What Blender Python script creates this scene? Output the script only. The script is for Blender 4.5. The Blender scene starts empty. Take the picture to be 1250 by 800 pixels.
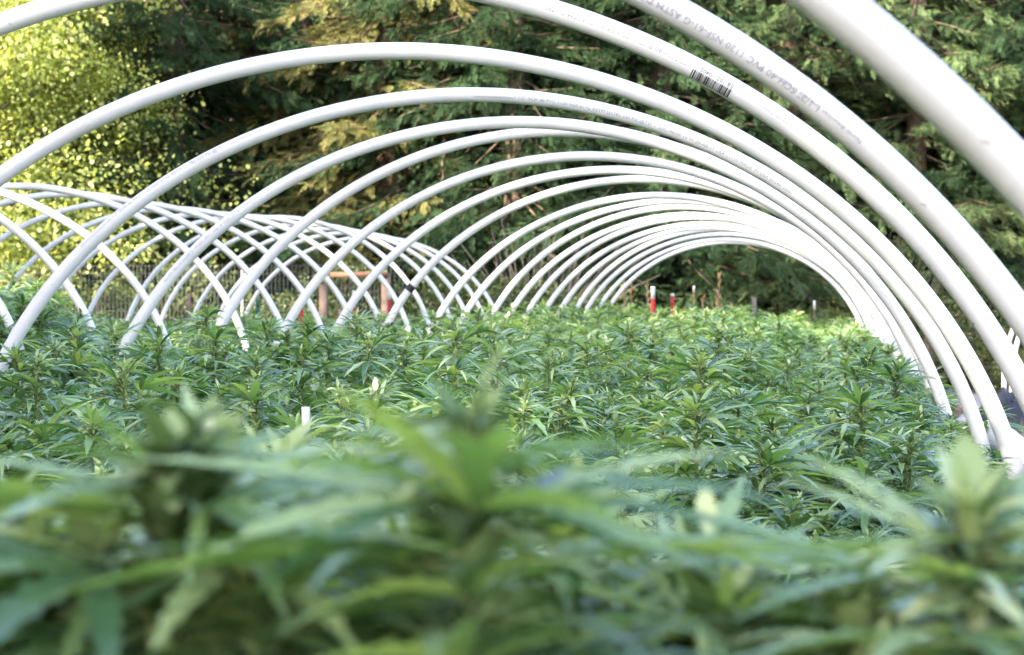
import bpy, math, random
import numpy as np
from mathutils import Vector, Matrix
R = math.radians
random.seed(7); rng = np.random.default_rng(7)
scene = bpy.context.scene
col = scene.collection

# ------------------------------------------------------------------ camera, sky, sun, exposure
CH = 1.35                                  # camera height above the soil
YAW, PITCH = 0.10682, 0.01432
cam_data = bpy.data.cameras.new('camera'); cam = bpy.data.objects.new('camera', cam_data); col.objects.link(cam)
cam.location = (0, 0, CH)
cam.rotation_euler = (math.pi/2 - PITCH, 0, YAW)
cam_data.lens = 2487.0/1250*36; cam_data.sensor_width = 36
cam_data.clip_start = 0.05; cam_data.clip_end = 2000
cam_data.dof.use_dof = True; cam_data.dof.focus_distance = 5.6; cam_data.dof.aperture_fstop = 8.2
cam_data.dof.aperture_blades = 7
scene.camera = cam

SUN_EL, SUN_AZ = R(31), R(231)             # azimuth of the sun measured from +X, anticlockwise
world = bpy.data.worlds.new('World'); scene.world = world; world.use_nodes = True
wn = world.node_tree; bg = wn.nodes['Background']
sky = wn.nodes.new('ShaderNodeTexSky'); sky.sky_type = 'NISHITA'; sky.sun_disc = False
sky.sun_elevation = SUN_EL; sky.sun_rotation = math.pi/2 - SUN_AZ
sky.dust_density = 2.0; sky.ozone_density = 0.6
wt = wn.nodes.new('ShaderNodeVectorMath'); wt.operation = 'MULTIPLY'; wt.inputs[1].default_value = (1.07, 1.0, .97)   # air a little warmer than clear blue
wn.links.new(sky.outputs[0], wt.inputs[0]); wn.links.new(wt.outputs[0], bg.inputs[0]); bg.inputs[1].default_value = 0.145
sl = bpy.data.lights.new('sun', 'SUN'); sl.energy = 4.3; sl.angle = R(0.5); sl.color = (1.0, 0.90, 0.72)
so = bpy.data.objects.new('sun', sl); col.objects.link(so)
sd = Vector((math.cos(SUN_EL)*math.cos(SUN_AZ), math.cos(SUN_EL)*math.sin(SUN_AZ), math.sin(SUN_EL)))
so.rotation_euler = sd.to_track_quat('Z', 'Y').to_euler(); so.location = (-20, -10, 25)
vs = scene.view_settings
vs.view_transform = 'Standard'; vs.look = 'None'; vs.exposure = 2.95; vs.gamma = 1.0; vs.use_curve_mapping = False
scene.cycles.use_denoising = True
scene.cycles.max_bounces = 8; scene.cycles.transparent_max_bounces = 8
scene.cycles.sample_clamp_indirect = 6

# ------------------------------------------------------------------ helpers
def np_mesh(name, V, F):
    """V (n,3), F (m,k) index array or list of such arrays"""
    me = bpy.data.meshes.new(name)
    Fs = F if isinstance(F, list) else [F]
    Fs = [np.asarray(f, dtype=np.int32) for f in Fs if len(f)]
    V = np.asarray(V, dtype=np.float32)
    me.vertices.add(len(V)); me.vertices.foreach_set('co', V.ravel())
    loops = np.concatenate([f.ravel() for f in Fs])
    sizes = np.concatenate([np.full(len(f), f.shape[1], np.int32) for f in Fs])
    starts = np.concatenate([[0], np.cumsum(sizes)[:-1]]).astype(np.int32)
    me.loops.add(len(loops)); me.loops.foreach_set('vertex_index', loops)
    me.polygons.add(len(sizes)); me.polygons.foreach_set('loop_start', starts)
    me.polygons.foreach_set('loop_total', sizes)
    me.update(calc_edges=True); me.validate()
    return me
def smooth(me):
    me.polygons.foreach_set('use_smooth', np.ones(len(me.polygons), dtype=bool)); me.update()
def obj(name, me, mat=None, parent=None):
    o = bpy.data.objects.new(name, me); col.objects.link(o)
    if mat is not None and me is not None and not me.materials: me.materials.append(mat)
    if parent is not None: o.parent = parent
    return o
def empty(name, loc=(0, 0, 0), rz=0.0):
    o = bpy.data.objects.new(name, None); col.objects.link(o)
    o.location = loc; o.rotation_euler = (0, 0, rz); o.empty_display_size = 0.1
    return o
def tag(o, label=None, cat=None, group=None, kind=None):
    if label: o['label'] = label
    if cat: o['category'] = cat
    if group: o['group'] = group
    if kind: o['kind'] = kind
    return o
class MB:
    def __init__(s): s.v = []; s.f3 = []; s.f4 = []; s.n = 0
    def add(s, V, F):
        V = np.asarray(V, float); F = np.asarray(F, int) + s.n
        s.v.append(V); s.n += len(V)
        (s.f3 if F.shape[1] == 3 else s.f4).append(F)
    def box(s, c, d, rz=0.0, tilt=0.0):
        x, y, z = [k/2 for k in d]
        V = np.array([[i*x, j*y, k*z] for k in (-1, 1) for j in (-1, 1) for i in (-1, 1)])
        if tilt:
            M = np.array(Matrix.Rotation(tilt, 3, 'Y')); V = V @ M.T
        if rz:
            M = np.array(Matrix.Rotation(rz, 3, 'Z')); V = V @ M.T
        s.add(V + np.array(c), [[0, 2, 3, 1], [4, 5, 7, 6], [0, 1, 5, 4], [2, 6, 7, 3], [0, 4, 6, 2], [1, 3, 7, 5]])
    def tube(s, pts, rad, k=8, cap=True):
        V, F = tube(pts, rad, k); b = s.n
        s.add(V, F)
        if cap:
            n = len(pts)
            for base in (0, (n-1)*k):
                c = V[base:base+k].mean(0)
                W = np.vstack([V[base:base+k], c]); T = [[i, (i+1) % k, k] for i in range(k)]
                s.add(W, T)
    def mesh(s, name):
        F = []
        if s.f4: F.append(np.vstack(s.f4))
        if s.f3: F.append(np.vstack(s.f3))
        return np_mesh(name, np.vstack(s.v), F)
def frames(P):
    P = np.asarray(P, float)
    T = np.gradient(P, axis=0); T /= np.linalg.norm(T, axis=1)[:, None] + 1e-12
    ref = np.array([0, 0, 1.0]) if abs(T[0][2]) < .9 else np.array([1.0, 0, 0])
    N = np.zeros_like(T); n = ref - T[0]*np.dot(ref, T[0]); N[0] = n/np.linalg.norm(n)
    for i in range(1, len(T)):
        n = N[i-1] - T[i]*np.dot(N[i-1], T[i]); N[i] = n/(np.linalg.norm(n)+1e-12)
    return P, T, N, np.cross(T, N)
def tube(pts, rad, k=8):
    P, T, N, B = frames(pts); n = len(P)
    rad = np.broadcast_to(np.asarray(rad, float), (n,))
    a = np.linspace(0, 2*np.pi, k, endpoint=False)
    V = P[:, None] + rad[:, None, None]*(np.cos(a)[None, :, None]*N[:, None] + np.sin(a)[None, :, None]*B[:, None])
    i = np.arange(n-1)[:, None]*k; j = np.arange(k)[None, :]; j2 = (j+1) % k
    F = np.stack([i+j, i+j2, i+k+j2, i+k+j], -1).reshape(-1, 4)
    return V.reshape(-1, 3), F

# ---- materials
def new_mat(name):
    m = bpy.data.materials.new(name); m.use_nodes = True
    nt = m.node_tree; return m, nt, nt.nodes['Principled BSDF'], nt.nodes['Material Output']
def ramp(nt, fac, stops):
    r = nt.nodes.new('ShaderNodeValToRGB'); el = r.color_ramp.elements
    while len(el) < len(stops): el.new(0.5)
    for e, (p, c) in zip(el, stops): e.position = p; e.color = (*c, 1)
    nt.links.new(fac, r.inputs[0]); return r.outputs[0]
def noise(nt, scale, detail=4, rough=.6, coord='Object'):
    tc = nt.nodes.new('ShaderNodeTexCoord'); n = nt.nodes.new('ShaderNodeTexNoise')
    n.inputs['Scale'].default_value = scale; n.inputs['Detail'].default_value = detail; n.inputs['Roughness'].default_value = rough
    nt.links.new(tc.outputs[coord], n.inputs['Vector']); return n.outputs['Fac']
def bump(nt, p, fac, strength, dist):
    b = nt.nodes.new('ShaderNodeBump'); b.inputs['Strength'].default_value = strength; b.inputs['Distance'].default_value = dist
    nt.links.new(fac, b.inputs['Height']); nt.links.new(b.outputs[0], p.inputs['Normal'])
def simple(name, colr, rough=.6, nscale=None, var=.25, spec=.4, bmp=0):
    m, nt, p, o = new_mat(name)
    p.inputs['Roughness'].default_value = rough; p.inputs['Specular IOR Level'].default_value = spec
    if nscale:
        f = noise(nt, nscale)
        c = np.array(colr)
        nt.links.new(ramp(nt, f, [(.3, tuple(c*(1-var))), (.7, tuple(np.minimum(c*(1+var), .9)))]), p.inputs['Base Color'])
        if bmp: bump(nt, p, f, .6, bmp)
    else: p.inputs['Base Color'].default_value = (*colr, 1)
    return m
def leaf_mat(name, stops, rough=.45, spec=.4, trans=.35, tcol=(1.2, 1.25, .5), objvar=.3, sheen=0.0):
    """per leaf and per plant tint; part of the light passes through"""
    m, nt, p, o = new_mat(name)
    g = nt.nodes.new('ShaderNodeNewGeometry'); oi = nt.nodes.new('ShaderNodeObjectInfo')
    mx = nt.nodes.new('ShaderNodeMath'); mx.operation = 'MULTIPLY_ADD'
    mx.inputs[1].default_value = objvar
    nt.links.new(oi.outputs['Random'], mx.inputs[0])
    mm = nt.nodes.new('ShaderNodeMath'); mm.operation = 'MULTIPLY'; mm.inputs[1].default_value = 1-objvar
    nt.links.new(g.outputs['Random Per Island'], mm.inputs[0]); nt.links.new(mm.outputs[0], mx.inputs[2])
    c = ramp(nt, mx.outputs[0], stops)
    nt.links.new(c, p.inputs['Base Color'])
    p.inputs['Roughness'].default_value = rough; p.inputs['Specular IOR Level'].default_value = spec
    p.inputs['Coat Weight'].default_value = .35*(sheen > 0); p.inputs['Coat Roughness'].default_value = .22
    p.inputs['Sheen Weight'].default_value = sheen; p.inputs['Sheen Roughness'].default_value = .35
    t = nt.nodes.new('ShaderNodeBsdfTranslucent')
    vm = nt.nodes.new('ShaderNodeVectorMath'); vm.operation = 'MULTIPLY'; vm.inputs[1].default_value = tcol
    nt.links.new(c, vm.inputs[0]); nt.links.new(vm.outputs[0], t.inputs[0])
    ms = nt.nodes.new('ShaderNodeMixShader'); ms.inputs[0].default_value = trans
    nt.links.new(p.outputs[0], ms.inputs[1]); nt.links.new(t.outputs[0], ms.inputs[2]); nt.links.new(ms.outputs[0], o.inputs[0])
    return m

M_crop = leaf_mat('crop_leaf', [(0, (.016, .050, .018)), (.30, (.070, .160, .058)), (.6, (.20, .325, .125)), (.85, (.40, .49, .21)), (1, (.66, .69, .34))], rough=.30, spec=.9, trans=.38, objvar=.3, sheen=.05, tcol=(1.3, 1.35, .45))  # wide ramp puts highlights and contrast into the leaf colour
M_bud = leaf_mat('crop_bud', [(0, (.05, .09, .03)), (.35, (.12, .20, .07)), (.62, (.36, .44, .21)), (1, (.58, .62, .38))], rough=.5, trans=.25)
M_stem = simple('crop_stem', (.06, .095, .022), .55, 30)
M_fir = leaf_mat('fir_needles', [(0, (.012, .022, .009)), (.45, (.032, .066, .027)), (.82, (.085, .15, .066)), (.94, (.24, .31, .13)), (1, (.24, .15, .07))], rough=.55, spec=.22, trans=.15, tcol=(1.1, 1.2, .6), objvar=.45)
M_fir_warm = leaf_mat('fir_needles_sun_tint_dead_twigs', [(0, (.06, .065, .022)), (.4, (.13, .15, .05)), (.75, (.26, .27, .10)), (.9, (.34, .24, .10)), (1, (.36, .18, .08))], rough=.6, spec=.3, trans=.2, objvar=.1)  # golden stops paint warm sunlight into the needles; brown end is dead twigs
M_maple = leaf_mat('maple_leaf', [(0, (.15, .20, .05)), (.5, (.29, .35, .11)), (.85, (.42, .46, .20)), (1, (.46, .40, .20))], rough=.5, trans=.5, tcol=(1.35, 1.3, .5))
M_shrub = leaf_mat('shrub_leaf', [(0, (.03, .05, .016)), (.6, (.06, .09, .025)), (1, (.14, .14, .04))], rough=.5, trans=.3)
M_bark = simple('bark', (.10, .070, .050), .9, 9, .5, bmp=.03)
M_twig = simple('bare_twig', (.13, .105, .10), .9, 12, .3)
M_dry = leaf_mat('dry_stalk', [(0, (.15, .09, .045)), (.6, (.26, .17, .08)), (1, (.34, .25, .13))], rough=.8, trans=.2, tcol=(1.1, 1, .8))
M_wood = simple('weathered_wood', (.13, .09, .07), .8, 14, .3)
M_rail = simple('reddish_board', (.16, .08, .05), .75, 10, .25)
M_steel = simple('galvanised_wire', (.11, .115, .12), .45, None, spec=.5)
M_steel_post = simple('galvanised_post', (.30, .31, .32), .5, 20, .2)
M_green = simple('green_post_paint', (.02, .07, .05), .5, 20)
M_red = simple('red_post_paint', (.30, .018, .015), .45, 25, .25)
M_white = simple('white_paint', (.50, .48, .46), .45, 40, .08)
M_black = simple('black_tape', (.015, .015, .017), .4)
M_ink = simple('grey_print_ink', (.21, .22, .26), .6)
M_dark_ink = simple('black_print_ink', (.012, .012, .016), .5)
M_tarp = simple('dark_tarp', (.016, .017, .024), .4, 20, .4, spec=.4)

# white PVC: faint scuffs and dirt specks
def pvc(name, base):
    m, nt, p, o = new_mat(name)
    f = noise(nt, 3.0, 5, .65); f2 = noise(nt, 46.0, 2, .5)
    c1 = ramp(nt, f, [(.28, tuple(np.array(base)*(.86, .85, .80))), (.5, base), (.75, tuple(np.array(base)*1.06))])
    c2 = ramp(nt, f2, [(.0, (.45, .42, .38)), (.250, (.5, .47, .44)), (.285, (1, 1, 1))])
    mix = nt.nodes.new('ShaderNodeMix'); mix.data_type = 'RGBA'; mix.blend_type = 'MULTIPLY'; mix.inputs[0].default_value = .8
    nt.links.new(c1, mix.inputs[6]); nt.links.new(c2, mix.inputs[7]); nt.links.new(mix.outputs[2], p.inputs['Base Color'])
    p.inputs['Roughness'].default_value = .36; p.inputs['Specular IOR Level'].default_value = .45
    return m
M_pvc = pvc('white_pvc', (.55, .55, .565))
M_film = simple('white_plastic_film', (.68, .68, .70), .4, 5, .06)

# ------------------------------------------------------------------ ground and hill
def ground_z(X, Y):
    X = np.asarray(X, float); Y = np.asarray(Y, float)
    d = Y - 35 - 2.5*np.sin(X*.11+1) + np.maximum(0, -X-12)*.05
    z = .42*np.maximum(d, 0) - .012*np.minimum(np.maximum(d-20, 0), 15)**2*.4
    return z + .04*np.sin(X*.9)*np.sin(Y*.7)*(Y > 25)
xs = np.concatenate([[-900, -400, -150, -80], np.linspace(-50, 50, 101), [80, 150, 400, 900]])
ys = np.concatenate([[-900, -400, -100, -40], np.linspace(-20, 70, 91), [100, 200, 400, 900]])
GX, GY = np.meshgrid(xs, ys); GZ = ground_z(GX, np.minimum(GY, 80))
n0 = len(xs); ii, jj = np.meshgrid(np.arange(len(ys)-1), np.arange(n0-1), indexing='ij'); b0 = (ii*n0+jj).ravel()
me = np_mesh('ground', np.stack([GX, GY, GZ], -1).reshape(-1, 3), np.stack([b0, b0+1, b0+n0+1, b0+n0], -1)); smooth(me)
m, nt, p, o = new_mat('soil_and_duff')
f = noise(nt, .5, 8, .7); f2 = noise(nt, 9, 6, .7)
c1 = ramp(nt, f, [(.3, (.055, .038, .024)), (.5, (.13, .085, .05)), (.62, (.075, .085, .03)), (.75, (.20, .115, .06))])
c2 = ramp(nt, f2, [(.3, (.55, .55, .55)), (.7, (1.25, 1.2, 1.15))])
mix = nt.nodes.new('ShaderNodeMix'); mix.data_type = 'RGBA'; mix.blend_type = 'MULTIPLY'; mix.inputs[0].default_value = 1
nt.links.new(c1, mix.inputs[6]); nt.links.new(c2, mix.inputs[7]); nt.links.new(mix.outputs[2], p.inputs['Base Color'])
p.inputs['Roughness'].default_value = .95; bump(nt, p, f2, .8, .05)
tag(obj('ground', me, m), kind='structure')
# gravel path to the right of the tunnels
px_ = np.linspace(2.6, 9.5, 12); py_ = np.linspace(-5, 31.5, 60)
PX, PY = np.meshgrid(px_, py_); PX = PX + .25*np.sin(PY*.8)*(np.abs(PX-6) > 3); PZ = ground_z(PX, PY)+.02
ii, jj = np.meshgrid(np.arange(59), np.arange(11), indexing='ij'); b0 = (ii*12+jj).ravel()
me = np_mesh('path', np.stack([PX, PY, PZ], -1).reshape(-1, 3), np.stack([b0, b0+1, b0+13, b0+12], -1)); smooth(me)
m, nt, p, o = new_mat('grey_gravel'); f = noise(nt, 22, 6, .75)
nt.links.new(ramp(nt, f, [(.3, (.12, .12, .12)), (.7, (.34, .33, .33))]), p.inputs['Base Color'])
p.inputs['Roughness'].default_value = .95; bump(nt, p, f, .8, .03)
tag(obj('path', me, m), kind='structure')

FW = np.array([-math.sin(YAW), math.cos(YAW)]); RT = np.array([math.cos(YAW), math.sin(YAW)])
def at(px, d):
    """the spot on the ground d metres ahead along the bearing of picture column px"""
    q = FW*d + RT*((px-625)/2487*d); return float(q[0]), float(q[1])
def hgt(py, d): return CH - (py-364.4)/2487*d

# ------------------------------------------------------------------ hoops
NEXP = 1.97
def hoop_curve(xc, Z, a, b, hb, n=96):
    th = np.linspace(0, np.pi, n)
    c = np.cos(th); s = np.sin(th); e = 2/NEXP
    u = -a*np.sign(c)*np.abs(c)**e; v = CH-hb + (b+hb)*np.abs(s)**e
    v0 = v[0]
    legL = [(-a, z) for z in np.linspace(-.15, v0-.04, 7)]; legR = [(a, z) for z in np.linspace(v0-.04, -.15, 7)]
    uv = np.array(legL + list(zip(u, v)) + legR)
    return np.stack([xc+uv[:, 0], np.full(len(uv), Z), uv[:, 1]], -1)
def hoop(xc, Z, a, b, hb, label, group, k=16, n=96):
    P = hoop_curve(xc, Z, a, b, hb, n)
    base = P[0].copy(); base[2] = 0; base[0] = xc
    mb = MB(); mb.tube(P-base, .024, k); me = mb.mesh('hoop'); smooth(me)
    o = obj('pipe_hoop', me, M_pvc); o.location = base
    tag(o, label, 'hoop', group)
    return o, P-base
def text_mesh(s, size):
    cu = bpy.data.curves.new('t', 'FONT'); cu.body = s; cu.size = size; cu.space_character = 1.05; cu.resolution_u = 2
    ob = bpy.data.objects.new('t', cu); col.objects.link(ob)
    dg = bpy.context.evaluated_depsgraph_get(); me = ob.evaluated_get(dg).to_mesh()
    V = np.array([v.co[:] for v in me.vertices]); F = [tuple(q.vertices) for q in me.polygons]
    ob.evaluated_get(dg).to_mesh_clear(); bpy.data.objects.remove(ob); bpy.data.curves.remove(cu)
    return V, F
def wrap(P, u0, V, phi, flip, r=.0246):
    """lay flat x,y shapes on the pipe: u0 = arc position measured where |x - u0| is least, phi = turn round the pipe"""
    P = P[6:-6]
    L = np.concatenate([[0], np.cumsum(np.linalg.norm(np.diff(P, axis=0), axis=1))])
    s0 = L[np.argmin(np.abs(P[:, 0]-u0))]
    x, y = V[:, 0], V[:, 1]
    if flip: x, y = -x, -y
    s = s0 + x; ang = phi + y/r
    Q = np.stack([np.interp(s, L, P[:, i]) for i in range(3)], -1)
    T = np.stack([np.interp(s+.01, L, P[:, i])-np.interp(s-.01, L, P[:, i]) for i in range(3)], -1); T /= np.linalg.norm(T, axis=1)[:, None]
    out = np.cross(np.array([0, 1.0, 0]), T)*-1.0                    # away from the arch's inside
    out = np.where((out[:, 2:3] < 0) & (np.abs(out[:, 2:3]) > .02), -out, out)
    front = np.array([0, -1.0, 0])
    return Q + r*(np.cos(ang)[:, None]*front + np.sin(ang)[:, None]*out)
def lettering(hp, P, items, mat, name='printed_lettering'):
    Vs, Fs, n = [], [], 0
    for s, size, u0, phi, flip in items:
        if isinstance(s, str): V, F = text_mesh(s, size)
        else: V, F = s
        W = wrap(P, u0, V, phi, flip); Vs.append(W); Fs += [tuple(i+n for i in f) for f in F]; n += len(W)
    me = bpy.data.meshes.new(name); me.from_pydata(np.vstack(Vs).tolist(), [], Fs); me.update()
    return obj(name, me, mat, hp)
def letterings(hp, P, items, mat):
    for it in items: lettering(hp, P, [it], mat)

MAIN = [[1.909, .005, -.019, .008], [3.175, .005, -.011, .01], [4.336, .008, .002, .014], [5.57, -.027, -.022, .028], [6.592, .006, -.042, 0], [7.869, -.031, -.022, 0], [8.938, -.007, .029, -.01], [10.184, -.029, .006, -.005], [11.245, -.002, .002, .001], [12.444, .029, .021, .006], [14.105, -.001, .005, .001], [14.988, .046, .006, .016], [16.291, .012, .023, -.007], [17.172, .013, -.006, -.006], [18.257, .008, .016, -.004], [19.427, -.005, 0, -.003], [20.259, .012, -.005, -.017], [21.803, -.005, .029, -.012], [22.793, .002, .007, -.002], [23.981, -.037, -.018, -.021], [24.95, -.02, -.02, -.02]]
LEFT = [[9.589, .002, -.023, .008], [10.735, -.007, -.014, -.006], [11.894, -.025, -.035, .005], [13.341, .037, 0, -.006], [14.375, -.004, -.001, .022], [15.525, .005, -.009, .01], [16.669, .002, -.007, .005], [17.802, 0, -.001, -.009], [18.908, -.005, .018, -.007], [20.029, -.002, .053, -.022], [21.15, -.003, .025, -.006], [22.2, 0, .01, -.01], [23.25, -.01, 0, 0], [24.2, .01, -.02, -.01]]
SLOPE = .0482
def main_x(Z): return -1.185 + SLOPE*Z
def left_x(Z): return -5.4675 + .0475*Z
ORD = ['nearest', 'second', 'third', 'fourth', 'fifth', 'sixth', 'seventh', 'eighth', 'ninth', 'tenth', 'eleventh', 'twelfth', 'thirteenth', 'fourteenth', 'fifteenth', 'sixteenth', 'seventeenth', 'eighteenth', 'nineteenth', 'twentieth', 'twenty first']
EXTRA = {0: 'nearest white pipe hoop, thickest and blurred, cutting the upper right corner', 1: 'second white pipe hoop of middle tunnel, wide blurred print down its right shoulder',
         2: 'white pipe hoop of middle tunnel with a barcode on its right shoulder', 3: 'plain white pipe hoop just below the barcode hoop, no print on it',
         4: 'white pipe hoop with sharp grey print on its left leg and crown', 5: 'white pipe hoop just inside the sharply printed one, faint print on left leg',
         9: 'white pipe hoop of middle tunnel with a black tape band low on its left leg', 20: 'farthest and smallest white pipe hoop at the far mouth of middle tunnel'}
hoops = []
for i, (Z, dx, dy, da) in enumerate(MAIN):
    lab = EXTRA.get(i) or ('white pipe hoop of the middle tunnel, %s from the camera' % ORD[i])
    hoops.append(hoop(main_x(Z)+dx, Z, 1.6971*(1+da), .70524+dy, .76744, lab, 'pipe hoops of the middle tunnel', 24 if i < 4 else 14, 128 if i < 4 else 80))
for i, (Z, dx, dy, da) in enumerate(LEFT):
    hoop(left_x(Z)+dx, Z, 1.6289*(1+da), .7573+dy, .6183, 'white pipe hoop of the left tunnel, %s from the camera' % ORD[i], 'pipe hoops of the left tunnel', 12, 72)
for Z, lab in ((20.1, 'nearer of two thin white pipes rising at the right edge beyond the big hoops'), (21.0, 'farther of two thin white pipes rising at the right edge beyond the big hoops')):
    hoop(3.43+SLOPE*Z, Z, 1.69, .705, .767, lab, 'pipe hoops of the right tunnel', 10, 60)

def u_of(px, i):
    Z = MAIN[i][0]; t = (px-625)/2487
    return Z*(t*math.cos(YAW)-math.sin(YAW))/(math.cos(YAW)+t*math.sin(YAW)) - main_x(Z)
TXT = '1 1/2" SCH 40 PVC 1120 NSF-61-G ASTM D1785 330 PSI @73F -- SDC-40/00 10 W 20-AB-17 USA L1150 MADE IN USA 00240 2000'
SML = 'North American Specialty Products'
h, P = hoops[4]
letterings(h, P, [(TXT[:116], .0165, u_of(134, 4), .25, False), (SML, .009, u_of(97, 4), .25, False), (SML, .0085, u_of(583, 4), -.42, False), (TXT, .0165, u_of(631, 4), -.42, False)], M_ink)
h, P = hoops[5]
letterings(h, P, [(TXT[:50], .0165, u_of(308, 5), .35, True), (SML, .009, u_of(336, 5), .4, True), ('1 1/2" SCH 40 PVC 1120', .011, u_of(468, 5), .1, False), (SML, .010, u_of(1068, 5), -.15, False), (TXT, .0165, u_of(1103, 5), -.15, False)], M_ink)
h, P = hoops[1]
letterings(h, P, [(TXT[:70], .0165, u_of(992, 1), -.05, True), (SML, .011, u_of(1046, 1), -.05, True)], M_ink)
h, P = hoops[2]
bars = ([], [])
wid = [3, 1, 1, 2, 3, 1, 1, 1, 1, 1, 1, 1, 3, 1, 2, 2, 1, 2, 1, 2, 1, 1, 2, 2, 1, 1, 1, 2, 1, 1, 1, 1, 3, 1, 3, 1, 1, 2, 1, 1, 1, 1, 3, 1, 2, 1, 1, 2, 1, 2, 3, 2, 2, 1]
xx = 0; BV = []; BF = []
for q, w in enumerate(wid):
    w *= .00115
    if q % 2 == 0:
        for t in range(4):
            y0, y1 = .022*t/4, .022*(t+1)/4; nn = len(BV)
            BV += [(xx, y0, 0), (xx+w, y0, 0), (xx+w, y1, 0), (xx, y1, 0)]; BF.append((nn, nn+1, nn+2, nn+3))
    xx += w
BV = np.array(BV)
lettering(h, P, [((BV, BF), 0, u_of(898, 2), -.16, True)], M_dark_ink, 'barcode')
lettering(h, P, [('58 102 10405', .0135, u_of(884, 2), .30, True)], M_dark_ink, 'barcode_number')
letterings(h, P, [('330 PSI 1 1/2 SAE', .0075, u_of(914, 2), .42, True), (SML, .009, u_of(980, 2), .10, True), (TXT[:42], .0165, u_of(842, 2), .25, True)], M_ink)
h, P = hoops[9]
k0 = np.argmin(np.abs(P[:48, 2]-(hgt(353, 12.5)-0)))
mb = MB(); mb.tube([P[k0]*.66+P[k0-1]*.34, P[k0], P[k0]*.66+P[k0+1]*.34], .0265, 14); obj('tape_band', mb.mesh('tape_band'), M_black, h)

# white film hanging along the outer right feet of the middle tunnel
Zs = np.linspace(2.4, 7.4, 130); prof = 15
V = []
for Z in Zs:
    ph = (Z-1.909) % 1.17/1.17
    top = CH-.42 - .035*math.sin(math.pi*ph) + .012*math.sin(Z*7.3)
    x = main_x(Z)+1.72
    sec = [(-.01, top-.07), (-.012, top-.02), (.0, top+.012), (.025, top+.022), (.05, top+.005), (.06, top-.04), (.045, top-.08)]
    for q in range(prof-len(sec)):
        t = (q+1)/(prof-len(sec)); sec.append((.045-.03*t + .016*math.sin(Z*19+t*4)+.012*math.sin(Z*41+t*7), (top-.08)*(1-t)+.03*t))
    V += [(x+a_, Z, z_) for a_, z_ in sec]
ii, jj = np.meshgrid(np.arange(len(Zs)-1), np.arange(prof-1), indexing='ij'); b0 = (ii*prof+jj).ravel()
me = np_mesh('film', np.array(V), np.stack([b0, b0+prof, b0+prof+1, b0+1], -1)); smooth(me)
fo = obj('plastic_sheet', me, M_film); md = fo.modifiers.new('thick', 'SOLIDIFY'); md.thickness = .002
tag(fo, 'white plastic film hanging along the outer right feet of the hoops', 'plastic sheet')

# ------------------------------------------------------------------ crop plants
def leaflets(base, d, up, L, W, droop, S=7, serr=.14):
    n = len(base); t = np.linspace(0, 1, S+1)
    w = np.sin(np.pi*np.clip(t, 0, 1)**.75)**.9; w[0] = .08; w[-1] = 0.0
    zig = np.where(np.arange(S+1) % 2 == 0, 1-serr, 1+serr); w = w*zig
    side = np.cross(d, up); side /= np.linalg.norm(side, axis=1)[:, None]+1e-9
    nrm = np.cross(side, d)
    P = base[:, None] + d[:, None]*(L[:, None]*t)[..., None]
    P[..., 2] -= (droop*L)[:, None]*t**2.0
    hw = (W[:, None]*w*.5)[..., None]
    Lf = P - side[:, None]*hw + nrm[:, None]*hw*.35; Rt = P + side[:, None]*hw + nrm[:, None]*hw*.35
    V = np.stack([Lf, P, Rt], 2)                                      # n,S+1,3,3
    m_ = (S+1)*3
    b = np.arange(n)[:, None, None]*m_ + np.arange(S)[None, :, None]*3 + np.arange(2)[None, None, :]
    F = np.stack([b, b+1, b+4, b+3], -1).reshape(-1, 4)
    return V.reshape(-1, 3), F
def unit(v): return v/(np.linalg.norm(v, axis=-1)[..., None]+1e-12)
FAN = [(0, 1.0), (.42, .92), (-.42, .92), (.90, .68), (-.90, .68), (1.45, .38), (-1.45, .38)]
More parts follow.
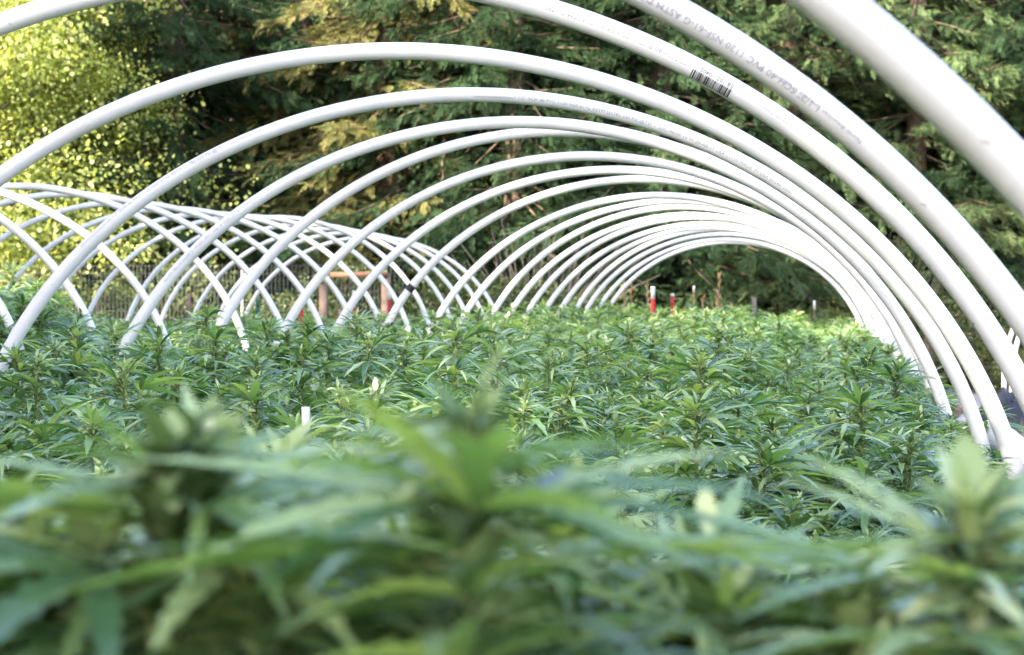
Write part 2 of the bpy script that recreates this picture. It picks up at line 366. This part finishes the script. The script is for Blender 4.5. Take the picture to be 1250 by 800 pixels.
def shoot(r, top, h, leaf, nodes, lists, stems, lean=(0, 0), droopy=.4, rise=0):
    """one upright shoot: stem, opposite fan leaves that shrink to the tip, a bud spike on top"""
    top = np.array(top, float); bot = top - np.array([lean[0], lean[1], h])
    q = np.linspace(0, 1, 6)[:, None]
    pts = bot + (top-bot)*q + np.array([lean[0]*.25, lean[1]*.25, 0])*np.sin(q*np.pi)
    stems.tube(pts, np.linspace(.0065, .0022, 6), 5, cap=False)
    az = r.uniform(0, 6.28)
    for k in range(nodes):
        s = 1-(k/(nodes-1)) if nodes > 1 else 1
        t = 1-(1-s)**1.0                                             # 1 at the base of the shoot, 0 at its tip
        pos = top - (top-bot)*(t**1.3)*.97
        sz = leaf*(.18 + .82*min(1, t*5)**.8)*(1-.15*max(0, t-.6))*r.uniform(.85, 1.1)
        az += math.pi/2 + r.uniform(-.35, .35)
        for sgn in (0, math.pi):
            a = az + sgn + r.uniform(-.25, .25)
            el = R(30)*(1-min(1, t*5))**1.2 + R(r.uniform(2, 38)-rise)
            pd = np.array([math.cos(a)*math.cos(el), math.sin(a)*math.cos(el), math.sin(el)])
            pl = sz*(.15+.40*t)*r.uniform(.7, 1.2)
            tip = pos + pd*pl
            el2 = el - R(r.uniform(-6, 22))*(.3+t)
            f_ = np.array([math.cos(a)*math.cos(el2), math.sin(a)*math.cos(el2), math.sin(el2)])
            sd_ = np.array([-math.sin(a), math.cos(a), 0])*1.0
            roll = r.uniform(-.35, .35); up0 = np.cross(f_, sd_); up_ = up0*math.cos(roll)+sd_*math.sin(roll)
            sd2 = np.cross(up_, f_)
            lists['pet'].append((pos, tip))
            nl = 7 if t > .35 else 5
            for ang, lf in FAN[:nl]:
                ang += r.uniform(-.07, .07)
                d_ = f_*math.cos(ang)+sd2*math.sin(ang)
                l_ = sz*lf*r.uniform(.9, 1.08)
                lists['leaf'].append((tip, d_, up_, l_, l_*r.uniform(.105, .145)*(.74 if rise else 1), droopy*r.uniform(.7, 2.3)*(.55+.6*t)))
        # bud tufts at the upper nodes
        if t < .8:
            for _ in range(20 if t < .4 else 12):
                a = r.uniform(0, 6.28); el = r.uniform(-.2, 1.3)
                d_ = np.array([math.cos(a)*math.cos(el), math.sin(a)*math.cos(el), math.sin(el)])
                l_ = leaf*r.uniform(.09, .24)*(1.1-.5*t)
                q_ = pos + (bot-top)*r.uniform(-.04, .05)
                lists['bud'].append((q_+d_*.003, d_, np.array([0.1, .2, 1.0]), l_, l_*r.uniform(.25, .45), .15))
def build_leafset(lst, S, serr=.14):
    A = [np.array([x[i] for x in lst], float) for i in range(6)]
    return leaflets(A[0], unit(A[1]), unit(A[2]), A[3], A[4], A[5], S, serr)
def plant_meshes(seed, H, spread, nshoots, leaf=.105, topdrop=.10, nodes=13, sh=.42, S=7, rise=0, droopy=.3):
    r = random.Random(seed); lists = dict(leaf=[], bud=[], pet=[]); st = MB()
    st.tube([(0, 0, -.03), (.005, .0, H*.35), (0, 0.004, H-sh*.9)], [.011, .009, .006], 7)
    shoot(r, (r.uniform(-.02, .02), r.uniform(-.02, .02), H), sh*1.1, leaf*1.05, nodes, lists, st, rise=rise, droopy=droopy)
    for k in range(nshoots):
        a = 6.283*k/nshoots*2.4 + r.uniform(-.4, .4); rad = spread*math.sqrt((k+.8)/nshoots)
        x, y = rad*math.cos(a), rad*math.sin(a)
        z = H - topdrop*r.uniform(.25, 1.2) - .16*rad
        lean = (x*.45, y*.45); hh = sh*r.uniform(.8, 1.05)
        shoot(r, (x, y, z), hh, leaf*r.uniform(.8, 1.1), nodes, lists, st, lean, rise=rise, droopy=droopy)
        b = np.array([x-lean[0], y-lean[1], z-hh])
        st.tube([(0, 0, max(.12, (z-hh)*.55)), (b[0]*.6, b[1]*.6, max(.2, (z-hh)*.75)), tuple(b)], [.006, .006, .0055], 5, cap=False)
    for a_, b_ in lists['pet']: st.tube([a_, b_], [.0016, .0012], 3, cap=False)
    V, F = build_leafset(lists['leaf'], S, .24 if S > 9 else .14); V2, F2 = build_leafset(lists['bud'], 3, 0)
    ml = np_mesh('foliage', np.vstack([V, V2]), np.vstack([F, F2+len(V)]))
    ml.materials.append(M_crop); ml.materials.append(M_bud)
    ml.polygons.foreach_set('material_index', np.concatenate([np.zeros(len(F), np.int32), np.ones(len(F2), np.int32)])); ml.update()
    ms = st.mesh('stem'); ms.materials.append(M_stem)
    return ms, ml
def plant(meshes, loc, rz, sc, label, group=None, name='hemp_plant'):
    e = empty(name, loc, rz); e.scale = sc if isinstance(sc, tuple) else (sc, sc, sc)
    for nm, me in zip(('stem', 'foliage'), meshes): obj(nm, me, None, e)
    tag(e, label, 'plant', group); return e

VAR = [plant_meshes(11+i, 1.0, .36+.03*(i % 3), 11+i % 3, leaf=.145+.015*(i % 2), sh=.36, nodes=15, topdrop=.10+.03*(i % 3)) for i in range(8)]
rp = random.Random(5)
cnt = 0
zrow = 2.75
while zrow < 25.3:
    for k in range(6):
        uu = -1.36 + .54*k + rp.uniform(-.1, .1)
        Z = zrow + rp.uniform(-.16, .16) + (.33 if k % 2 else 0)
        X = main_x(Z) + uu
        # canopy height under the camera: low beside the camera, a little higher down the tunnel
        dip = .14 + .20*math.exp(-((Z-2.9)/1.5)**2) + .13*max(0, (uu-.1)/1.25)**1.3 - .03*(uu < -.9)
        H = CH - dip + rp.uniform(-.10, .06)
        s = H/1.0
        reg = 'at the front of' if Z < 6 else ('halfway along' if Z < 15 else 'at the far end of')
        side = 'left side' if uu < -.5 else ('right side' if uu > .6 else 'centre')
        plant(VAR[rp.randrange(8)], (X, Z, 0), rp.uniform(0, 6.28), (1.0, 1.0, s),
              'dark green leafy plant %s the middle bed, in its %s' % (reg, side), 'crop plants in the middle bed, ' + reg.split()[-2] + ' ' + side); cnt += 1
    zrow += .58
zrow = 7.2
while zrow < 23.5:
    for k in range(4):
        uu = -1.28 + .85*k + rp.uniform(-.12, .12); Z = zrow + rp.uniform(-.16, .16) + (.33 if k % 2 else 0)
        X = left_x(Z)+uu
        if (X*RT[0]+Z*RT[1])/(X*FW[0]+Z*FW[1]) < -.34: continue
        bear = 625+2487*(X*RT[0]+Z*RT[1])/(X*FW[0]+Z*FW[1]); tall = (.34 if bear < 55 else (.12 if bear < 110 else 0))*math.exp(-((Z-12)/3)**2)
        H = CH - .20 + tall + rp.uniform(-.08, .06)
        plant(VAR[rp.randrange(8)], (X, Z, 0), rp.uniform(0, 6.28), (1.2, 1.2, H),
              'leafy plant under the left tunnel, ' + ('near its sunny front' if Z < 14.5 else 'towards its fenced back'), 'crop plants in the left bed, ' + ('front' if Z < 14.5 else 'back'))
    zrow += .72
# blurred plants right in front of the camera
FORE = [(597, 448, .98, .118, 'tall blurred plant in the very centre of the foreground, pale tip and dark stem'),
        (175, 476, 1.06, .122, 'tall blurred plant at the left of the foreground with a pale bud on top'),
        (1172, 556, 1.08, .122, 'blurred plant at the lower right corner, dark round tip'),
        (775, 655, 2.1, .120, 'half sharp plant between the central and right blurred ones, brownish upright stem'),
        (300, 478, 1.12, .12, 'blurred plant between the left and central tall ones, pale leaf fans'),
        (395, 625, 1.5, .130, 'blurred low plant filling the space below the left of the central tall one'),
        (850, 610, 1.25, .12, 'blurred plant right of the central tall one, its tip just under the sharp canopy'),
        (1010, 660, 1.1, .12, 'blurred low plant between centre and lower right corner'),
        (705, 560, 1.22, .12, 'blurred plant close at the right of the central stem'),
        (930, 680, 1.3, .140, 'blurred low plant below the right half of the picture, drooping wide leaves'),
        (20, 545, 1.6, .135, 'blurred plant at the lower left edge'),
        (330, 520, 1.95, .130, 'softly blurred plant behind the gap left of the central one'),
        (1262, 610, 1.7, .140, 'blurred plant touching the right edge under the white film'),
        (745, 735, 1.1, .13, 'lowest blurred plant at the bottom edge right of centre'),
        (290, 745, 1.08, .13, 'lowest blurred plant at the bottom edge left of centre'),
        (1060, 760, 1.08, .13, 'lowest blurred plant at the bottom edge near the right corner'),
        (60, 740, 1.15, .13, 'lowest blurred plant in the bottom left corner'),
        (150, 580, 2.3, .12, 'half blurred plant behind the left tall one')]
FV = [plant_meshes(71+i, 1.0, .27, 10, leaf=.155, topdrop=.11, nodes=22, sh=.30, S=14, rise=10, droopy=.2) for i in range(3)]
for i, (px, py, d, lf, lab) in enumerate(FORE):
    x, y = at(px, d); H = hgt(py, d)-.04*lf/.118; s = lf/.145
    plant(FV[i % 3], (x, y, 0), 1.3*i+1.5, (s*1.5, s*1.5, H), lab, 'blurred plants in the foreground')

# ------------------------------------------------------------------ trees
def spray_template():
    """one fir twig, unit length along +X: a spine and side twiglets, each a pair of crossed slim blades"""
    V, F = [], []
    def blade(p, q, w):
        p, q = np.array(p), np.array(q); d = unit(q-p)
        for n_ in (np.array([0, 0, 1.0]), np.array([.3, .5, .2])):
            s_ = unit(np.cross(d, n_))*w; m_ = p+(q-p)*.45; b = len(V)
            V.extend([p, m_+s_, q, m_-s_]); F.append((b, b+1, b+2, b+3))
    rs = random.Random(4)
    blade((0, 0, 0), (1, 0, -.10), .022)
    for k in range(8):
        t = .07+.115*k; l_ = .44*(1-t*.70)
        for sg in (-1, 1):
            u = rs.uniform(.55, .95); z = rs.uniform(-.24, .16)
            q = (t+l_*u, sg*l_*rs.uniform(.45, .75), -.10*t*t+z*l_)
            p = (t+rs.uniform(-.03, .03), 0, -.10*t*t)
            blade(p, q, .021)
            m_ = [p[i]+(q[i]-p[i])*.5 for i in range(3)]
            blade(m_, (m_[0]+l_*.42, m_[1]+sg*l_*.05, m_[2]+rs.uniform(-.10, .06)), .017)
    return np.array(V), np.array(F)
SP_V, SP_F = spray_template()
def scatter(TV, TF, pos, X, Zup, size):
    """copies of a template with +X along X and +Z near Zup"""
    X = unit(X); Yv = unit(np.cross(Zup, X)); Zv = np.cross(X, Yv)
    M = np.stack([X, Yv, Zv], -1)*size[:, None, None]
    V = np.einsum('nij,kj->nki', M, TV) + pos[:, None]
    F = TF[None] + (np.arange(len(pos))*len(TV))[:, None, None]
    return V.reshape(-1, 3), F.reshape(-1, TF.shape[1])
def fir_meshes(seed, H=15., L0=3.2, low=.5, nb=250, dens=40, mat=None):
    g = np.random.default_rng(seed); wood = MB()
    zz = np.linspace(-.3, H, 14); wood.tube(np.stack([.05*np.sin(zz), .05*np.cos(zz*.7), zz], -1), np.maximum(.02, .24*(1-zz/H)**.9), 10)
    pos, Xd, sz = [], [], []
    for k in range(nb):
        z = low + (H-low-.3)*((k+g.uniform(0, 1))/nb)**1.55
        if z > 9 and k % 2: continue
        a = g.uniform(0, 6.283); L = L0*(1-z/(H*1.06))**.75*g.uniform(.65, 1.1)
        e0 = R(g.uniform(-34, 16)) ; dr = g.uniform(.12, .34)
        t = np.linspace(0, 1, 7)
        B = np.stack([math.cos(a)*L*t*math.cos(e0), math.sin(a)*L*t*math.cos(e0), z+L*t*math.sin(e0)-dr*L*t**2+.09*L*t**4], -1)
        B[:, :2] += (g.normal(0, .03, (7, 2))*L*t[:, None])
        wood.tube(B, np.linspace(.028, .005, 7), 4, cap=False)
        n = int(L*(dens if z < 7.5 else dens*.5))+4
        tt = g.uniform(.12, 1, n)**.85
        P = np.stack([np.interp(tt, t, B[:, i]) for i in range(3)], -1) + g.normal(0, .02, (n, 3))
        sg = np.where(g.uniform(0, 1, n) < .5, -1, 1)
        aa = a + sg*g.uniform(.25, 1.25, n)*(1.15-tt*.7); ee = -g.uniform(-.15, .95, n)
        off = g.uniform(0, 1, n)**1.3*.36*L*(1.05-.7*tt); P = P + np.stack([np.cos(aa)*off, np.sin(aa)*off, -off*g.uniform(.15, .75, n)], -1)
        Xd.append(np.stack([np.cos(aa)*np.cos(ee), np.sin(aa)*np.cos(ee), np.sin(ee)], -1)); pos.append(P)
        sz.append(g.uniform(.16, .38, n)*(.65+.35*L/L0))
    pos, Xd, sz = np.vstack(pos), np.vstack(Xd), np.concatenate(sz)
    up = np.tile([0, 0, 1.0], (len(pos), 1)) + g.normal(0, .35, (len(pos), 3))
    V, F = scatter(SP_V, SP_F, pos, Xd, up, sz)
    mw = wood.mesh('trunk'); smooth(mw); mw.materials.append(M_bark)
    mf = np_mesh('crown', V, F); mf.materials.append(mat or M_fir)
    return mw, mf
LEAF_V = np.array([[0, 0, 0], [.30, .32, .05], [.62, .42, .0], [1, 0, -.1], [.62, -.42, .0], [.30, -.32, .05]]); LEAF_F = np.array([[0, 1, 2, 3], [0, 3, 4, 5]])
def leafy_meshes(seed, H=9., rad=3.0, low=.3, clumps=90, per=330, leaf=.11, mat=None, lobes=True):
    g = np.random.default_rng(seed); wood = MB()
    zz = np.linspace(-.2, H*.8, 8); wood.tube(np.stack([.1*np.sin(zz*.6), .1*np.cos(zz*.5), zz], -1), np.maximum(.02, .15*(1-zz/H)), 8)
    pos, Xd, sz = [], [], []
    for k in range(clumps):
        a = g.uniform(0, 6.283); t = ((k+g.uniform(0, 1))/clumps)
        z = low+(H-low)*t; rr = rad*(math.sin(math.pi*min(1, .16+.84*t))**.6+.08)*g.uniform(.45, 1.05)
        c = np.array([rr*math.cos(a), rr*math.sin(a), z])
        s0 = np.array([0, 0, max(.2, z-rr*.6)])
        q = np.linspace(0, 1, 5)[:, None]; wood.tube(s0+(c-s0)*q+np.array([0, 0, .25*rr])*np.sin(q*np.pi)*.4, np.linspace(.035, .008, 5), 4, cap=False)
        cr = rad*g.uniform(.14, .46); n = int(per*g.uniform(.6, 1.3))
        d_ = unit(g.normal(0, 1, (n, 3))); rr_ = cr*g.uniform(.15, 1, n)**.5
        P = c + d_*rr_[:, None]*np.array([1.15, 1.15, .7]); pos.append(P)
        x_ = d_*.7 + g.normal(0, .6, (n, 3)); x_[:, 2] -= .5; Xd.append(x_); sz.append(leaf*g.uniform(.6, 1.25, n))
    pos, Xd, sz = np.vstack(pos), np.vstack(Xd), np.concatenate(sz)
    pos[:, 2] = np.maximum(pos[:, 2], .03)
    up = np.tile([0, 0, 1.0], (len(pos), 1)) + g.normal(0, .7, (len(pos), 3))
    V, F = scatter(LEAF_V, LEAF_F, pos, Xd, up, sz)
    mw = wood.mesh('trunk'); smooth(mw); mw.materials.append(M_bark)
    mf = np_mesh('crown', V, F); mf.materials.append(mat); return mw, mf
def tree(name, meshes, x, y, label, cat, group, s=1.0, rz=0.0, parts=('trunk', 'crown'), z=None):
    e = empty(name, (x, y, float(ground_z(x, y)) if z is None else z), rz); e.scale = (s, s, s)
    for nm, me in zip(parts, meshes): obj(nm, me, None, e)
    return tag(e, label, cat, group)

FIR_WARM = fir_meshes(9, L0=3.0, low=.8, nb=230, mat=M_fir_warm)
FIR = [fir_meshes(3, low=.5), fir_meshes(4, L0=3.6, low=1.3), fir_meshes(5, L0=2.8, low=.3, nb=270)]
MAPLE = [leafy_meshes(21, H=9, rad=3.1, clumps=120, per=620, leaf=.072, mat=M_maple), leafy_meshes(22, H=8, rad=2.6, clumps=110, per=580, leaf=.07, mat=M_maple)]
SHRUB = [leafy_meshes(31, H=1.9, rad=1.1, low=.05, clumps=36, per=190, leaf=.06, mat=M_shrub), leafy_meshes(32, H=1.5, rad=1.3, low=.05, clumps=36, per=190, leaf=.055, mat=M_shrub)]

MT = [(-60, 30, 0, .98, 'sunlit yellow green broadleaf tree filling the left edge'), (35, 32, 1, .78, 'sunlit broadleaf tree second from the left edge, against the dark firs'),
      (-120, 34, 0, 1.15, 'tall broadleaf tree behind the sunlit one at the left edge'), (-15, 36, 1, 1.05, 'tall broadleaf tree between and behind the two sunlit ones')]
for i, (px, d, v, s, lab) in enumerate(MT):
    tree('broadleaf_tree', MAPLE[v], *at(px, d), lab, 'tree', 'broadleaf trees at the left', s, 1.7*i)
FT = [(215, 33, 0, 'dark fir just right of the sunlit broadleaf trees'), (300, 35.5, 2, 'dark fir behind the crown of the left tunnel'),
      (372, 34.5, 3, 'fir with golden sunlight painted in and brown dead twigs left of centre, behind the plain hoop'), (475, 33, 3, 'fir with needles tinted sunlit yellow above the crown of the plain hoop'), (545, 33.5, 1, 'grey green fir over the left shoulder of the big arch'),
      (630, 32, 0, 'bluish fir above the crown of the sharply printed hoop'), (715, 35, 2, 'fir seen through the crowns of the middle hoops'), (800, 33, 1, 'fir hanging over the far mouth, left of it'),
      (885, 35, 1, 'dark fir straight behind the far mouth of middle tunnel'), (965, 33, 0, 'bluish fir to the right of the barcode'), (1045, 35.5, 1, 'fir between the second and nearest hoops'),
      (1120, 33, 2, 'fir behind the nearest thick hoop at upper right'), (1195, 35, 0, 'fir at the right, above the two thin white pipes'), (1285, 33.5, 2, 'fir cut off by the right border')]
for i, (px, d, v, lab) in enumerate(FT):
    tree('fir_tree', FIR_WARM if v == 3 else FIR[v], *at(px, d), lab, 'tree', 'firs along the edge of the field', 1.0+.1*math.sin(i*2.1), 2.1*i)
for i, px in enumerate([190, 340, 430, 585, 670, 760, 845, 925, 1000, 1085, 1160, 1250]):
    tree('fir_tree', FIR[(i+1) % 3], *at(px, 41+3*(i % 2)), 'fir on the slope behind the front row, mostly hidden by it', 'tree', 'firs on the slope behind the front row', 1.05, 1.1*i)
ST = [(120, 27.6, 0), (190, 28.2, 1), (245, 28.5, 0), (330, 28, 1), (420, 28.6, 0), (500, 28.2, 1), (560, 27.6, 0), (615, 28, 1), (675, 28.6, 0), (740, 29.5, 1), (1075, 30, 0), (1140, 29, 1), (1180, 31.5, 0), (1265, 29.5, 1), (1000, 31, 1)]
SL = ['behind the wire fence near the broadleaf trees', 'behind the wire fence, left part', 'behind the wire fence under the hoop lattice', 'behind the fence, left of the white metal post', 'behind the reddish gate board', 'right of the fence end post',
      'below the crossing of left and middle hoops', 'behind the left feet of the tenth to twelfth hoops', 'behind the left feet of the far hoops', 'at the left of the far mouth', 'right of the far mouth, behind white legs', 'behind the barcode hoop leg',
      'above the dry grass at the right', 'at the right border behind the thin pipes', 'at the right inside the far mouth']
for i, (px, d, v) in enumerate(ST):
    tree('shrub', SHRUB[v], *at(px, d), 'low dark green shrub ' + SL[i], 'shrub', 'shrubs under the trees', .75+.25*((i*7) % 5)/5, 1.9*i, ('branches', 'foliage'))
# tall unseen firs placed beyond the left border to shade the beds
SH = [(-1+D*math.cos(SUN_AZ), -1-L+D*math.sin(SUN_AZ), sc) for L, D, sc in ((-24.5, 22, 2.0), (-29.5, 22, 2.1), (-23.5, 36, 2.1), (-14.5, 24, 1.9), (-20.5, 30, 1.9), (-10.5, 20, 1.8), (-8.5, 27, 2.0), (-7, 20, 1.8), (-3.5, 27, 2.0), (0, 20, 1.8), (4, 26, 2.0), (8, 21, 1.8), (-1.5, 23, 1.9), (2, 30, 2.1), (12, 24, 2.0),
      (-4, 40, 2.2), (0, 35, 2.2))]
for i, (x, y, s) in enumerate(SH):
    tree('fir_tree', FIR[i % 3], x, y, 'tall unseen fir placed left of the tunnels for its shade, outside the frame', 'tree', 'unseen firs placed for shade left of the tunnels', s, 1.3*i)

# ------------------------------------------------------------------ fence, posts and stakes
fx0, fy = at(60, 26.6)[0]-4, 26.4
fx1 = at(492, 26.6)[0]
fe = empty('wire_fence', ((fx0+fx1)/2, fy, 0)); tag(fe, 'grey wire mesh fence with wooden posts behind the left tunnel', 'fence')
L2 = (fx1-fx0)/2; mb = MB(); top = hgt(322, 26.4)
for z in np.arange(.08, top+.01, .10): mb.box((0, 0, z), (2*L2, .0035, .0035))
for x in np.arange(-L2, L2, .055): mb.box((x, .0036, top/2), (.0033, .0033, top))
obj('wire_mesh', mb.mesh('wire_mesh'), M_steel, fe)
def fence_post(px, top_z, w, mat, nm):
    x = at(px, 26.4)[0]-(fx0+fx1)/2; mb = MB(); mb.box((x, -.05, top_z/2-.1), (w, w, top_z+.2)); obj(nm, mb.mesh(nm), mat, fe)
fence_post(388, hgt(347, 26.4), .10, M_wood, 'wooden_post'); fence_post(467, hgt(334, 26.4), .11, M_wood, 'wooden_post')
fence_post(285, hgt(318, 26.4), .030, M_steel_post, 'metal_post')
x0_, x1_ = at(398, 26.4)[0], at(470, 26.4)[0]
mb = MB(); mb.box(((x0_+x1_)/2-(fx0+fx1)/2, -.12, hgt(335, 26.4)), (x1_-x0_, .04, .065), 0, -.004); obj('top_board', mb.mesh('top_board'), M_rail, fe)

def stake(name, px, d, y_top, w, mat, label, cat, split=None, mat2=None, tilt=0.0, group=None, flat=False):
    """a field post standing in the soil; split = picture row where the second colour starts"""
    x, y = at(px, d); zt = hgt(y_top, d); e = empty(name, (x, y, 0)); e.rotation_euler = (0, tilt, .3)
    zs = hgt(split, d) if split else zt
    def tee(z0, z1, nm, m_):
        mb = MB()
        if flat: mb.box((0, 0, (z0+z1)/2), (w*(.4 if split and z0 < 0 else 1), .012, z1-z0))
        else:
            mb.box((0, 0, (z0+z1)/2), (w, .005, z1-z0)); mb.box((0, .0175, (z0+z1)/2), (.005, .030, z1-z0))
            for z in np.arange(z0+.05, z1, .06): mb.box((0, -.006, z), (.012, .006, .016))
        obj(nm, mb.mesh(nm), m_, e)
    tee(-.2, zs, 'shaft', mat)
    if split: tee(zs, zt, 'painted_tip', mat2)
    return tag(e, label, cat, group)
stake('field_post', 797, 21.5, 350, .044, M_red, 'red metal post with a long white tip, taller of the two in the far mouth', 'post', 365, M_white)
stake('field_post', 821, 23.5, 358.5, .040, M_red, 'thinner red metal post right of the white tipped one', 'post', 362, M_white)
stake('field_post', 432, 22.5, 355, .040, M_red, 'red post with white tip among the left tunnel feet, left one', 'post', 376, M_white)
stake('field_post', 475, 23, 352, .040, M_red, 'red post with white tip beside the wooden fence post', 'post', 366, M_white)
stake('field_post', 368, 22.5, 376, .040, M_red, 'short red post low between hoops left of the reddish board', 'post')
stake('field_post', 315, 18.5, 366, .040, M_green, 'dark green metal post among the left tunnel feet', 'post')
stake('wooden_stake', 119, 24, 362, .040, M_wood, 'pale wooden stake at the left, in front of the fence', 'stake', flat=True)
stake('wooden_stake', 231, 24, 359, .040, M_wood, 'pale wooden stake in front of the fence, right of the left one', 'stake', flat=True)
stake('wooden_stake', 921, 24.6, 363, .050, M_twig, 'short purplish wooden stake at the right of the far mouth', 'stake', flat=True)
stake('dark_stake', 994, 24.6, 367, .026, M_bark, 'thin dark stake with white tip near the right legs at far mouth', 'stake', 378, M_white, flat=True)
stake('dark_stake', 847, 26.5, 349, .022, M_bark, 'thin dark stake with a tiny white tip in the dark far mouth', 'stake', 357, M_white, flat=True)
stake('plant_tag', 373, 4.3, 497, .017, M_wood, 'white plastic tag standing among leaves left of the central plant', 'plant tag', 552, M_white, flat=True)
stake('plant_tag', 233, 3.0, 583, .024, M_wood, 'white blurred tag right of the left foreground plant', 'plant tag', 645, M_white, flat=True, tilt=.03)
stake('plant_tag', 205, 1.5, 695, .022, M_wood, 'white blurred tag low at the left foreground stem', 'plant tag', 740, M_white, flat=True)

def dry_weed(px, d, py, label, heads, spread=.05):
    x, y = at(px, d); H = hgt(py, d); r = random.Random(px); e = empty('dry_weed', (x, y, 0))
    st = MB(); st.tube([(0, 0, -.05), (.02, 0, H*.5), (.05, 0, H)], [.012, .010, .006], 5); lst = []
    for k in range(heads):
        t = 1-.30*k/heads/1.0; c = np.array([.05*t, 0, H*t-.02*k])
        a = r.uniform(0, 6.28); d_ = np.array([math.cos(a)*.5, math.sin(a)*.5, .85]); l_ = r.uniform(.04, .11)
        lst.append((c, d_, np.array([.2, .9, .3]), l_, l_*.28, -.1))
    V, F = build_leafset(lst, 4, .2)
    obj('stalk', st.mesh('stalk'), M_twig, e); obj('seed_head', np_mesh('seed_head', V, F), M_dry, e)
    tag(e, label, 'dry weed', 'dry weeds at the far mouth')
dry_weed(873, 26, 338, 'tallest dry tan weed, feathery head in the far mouth', 46)
dry_weed(854, 26.3, 364, 'small dry brown weed head left of the tallest one', 26)
dry_weed(766, 26, 347, 'dry tan weed right behind the far hoops left legs', 30)
dry_weed(758, 26.5, 350, 'thin dry weed stem touching the far hoop leg', 10)
dry_weed(786, 26.5, 344, 'leaning thin dry stem left of the tall red post', 14)
# dry grass tufts on the right
lst = []; r = random.Random(3)
for k in range(1500):
    px = r.uniform(1165, 1265); x, y = at(px, r.uniform(29.5, 32.5)); a = r.uniform(0, 6.28)
    lst.append((np.array([x, y, float(ground_z(x, y))]), np.array([math.cos(a)*.3, math.sin(a)*.3, 1]), np.array([math.cos(a), math.sin(a), .2]), r.uniform(.25, .75), .018, .2))
V, F = build_leafset(lst, 4, 0)
tag(obj('dry_grass', np_mesh('dry_grass', V, F), M_dry), 'dry orange grass beyond the gravel on the right', 'grass', None, 'stuff')
# bare bramble stems behind the right shoulder
for i, (px, d, lab) in enumerate([(1085, 31, 'leafless greyish bramble thicket seen between barcode hoop and plain hoop'), (1040, 32, 'leafless dark bramble behind the right legs at the far mouth'), (650, 29, 'leafless bramble behind the crossing of left and middle hoops')]):
    x, y = at(px, d); e = empty('bramble_bush', (x, y, 0)); mb = MB(); r = random.Random(i)
    for k in range(150):
        a = r.uniform(0, 6.28); L = r.uniform(.8, 2.4); ex = r.uniform(.2, .9); t = np.linspace(0, 1, 6)
        mb.tube(np.stack([math.cos(a)*ex*L*t+r.uniform(-.3, .3), math.sin(a)*ex*L*t+r.uniform(-.3, .3), L*1.25*t-.55*L*t**2*ex], -1), np.linspace(.009, .003, 6), 3, cap=False)
    obj('stems', mb.mesh('stems'), M_twig, e); tag(e, lab, 'bramble', 'leafless brambles')
# crumpled dark tarp beside the right tunnel
x, y = at(1230, 17.5); g = np.random.default_rng(2)
nu, nv = 26, 22; V = []
for i in range(nu):
    for j in range(nv):
        u_, v_ = i/(nu-1), j/(nv-1); bx = math.sin(math.pi*u_)*math.sin(math.pi*v_)
        V.append(((u_-.5)*.62+g.normal(0, .012), (v_-.5)*.9+g.normal(0, .012), max(.0, hgt(482, 17.5)*bx**.45 + g.normal(0, .022)*bx)))
ii, jj = np.meshgrid(np.arange(nu-1), np.arange(nv-1), indexing='ij'); b0 = (ii*nv+jj).ravel()
me = np_mesh('tarp', np.array(V), np.stack([b0, b0+nv, b0+nv+1, b0+1], -1)); to = obj('tarp_heap', me, M_tarp); to.location = (x, y, .02)
tag(to, 'crumpled dark blue plastic tarp heaped by the thin pipes at right', 'tarp')
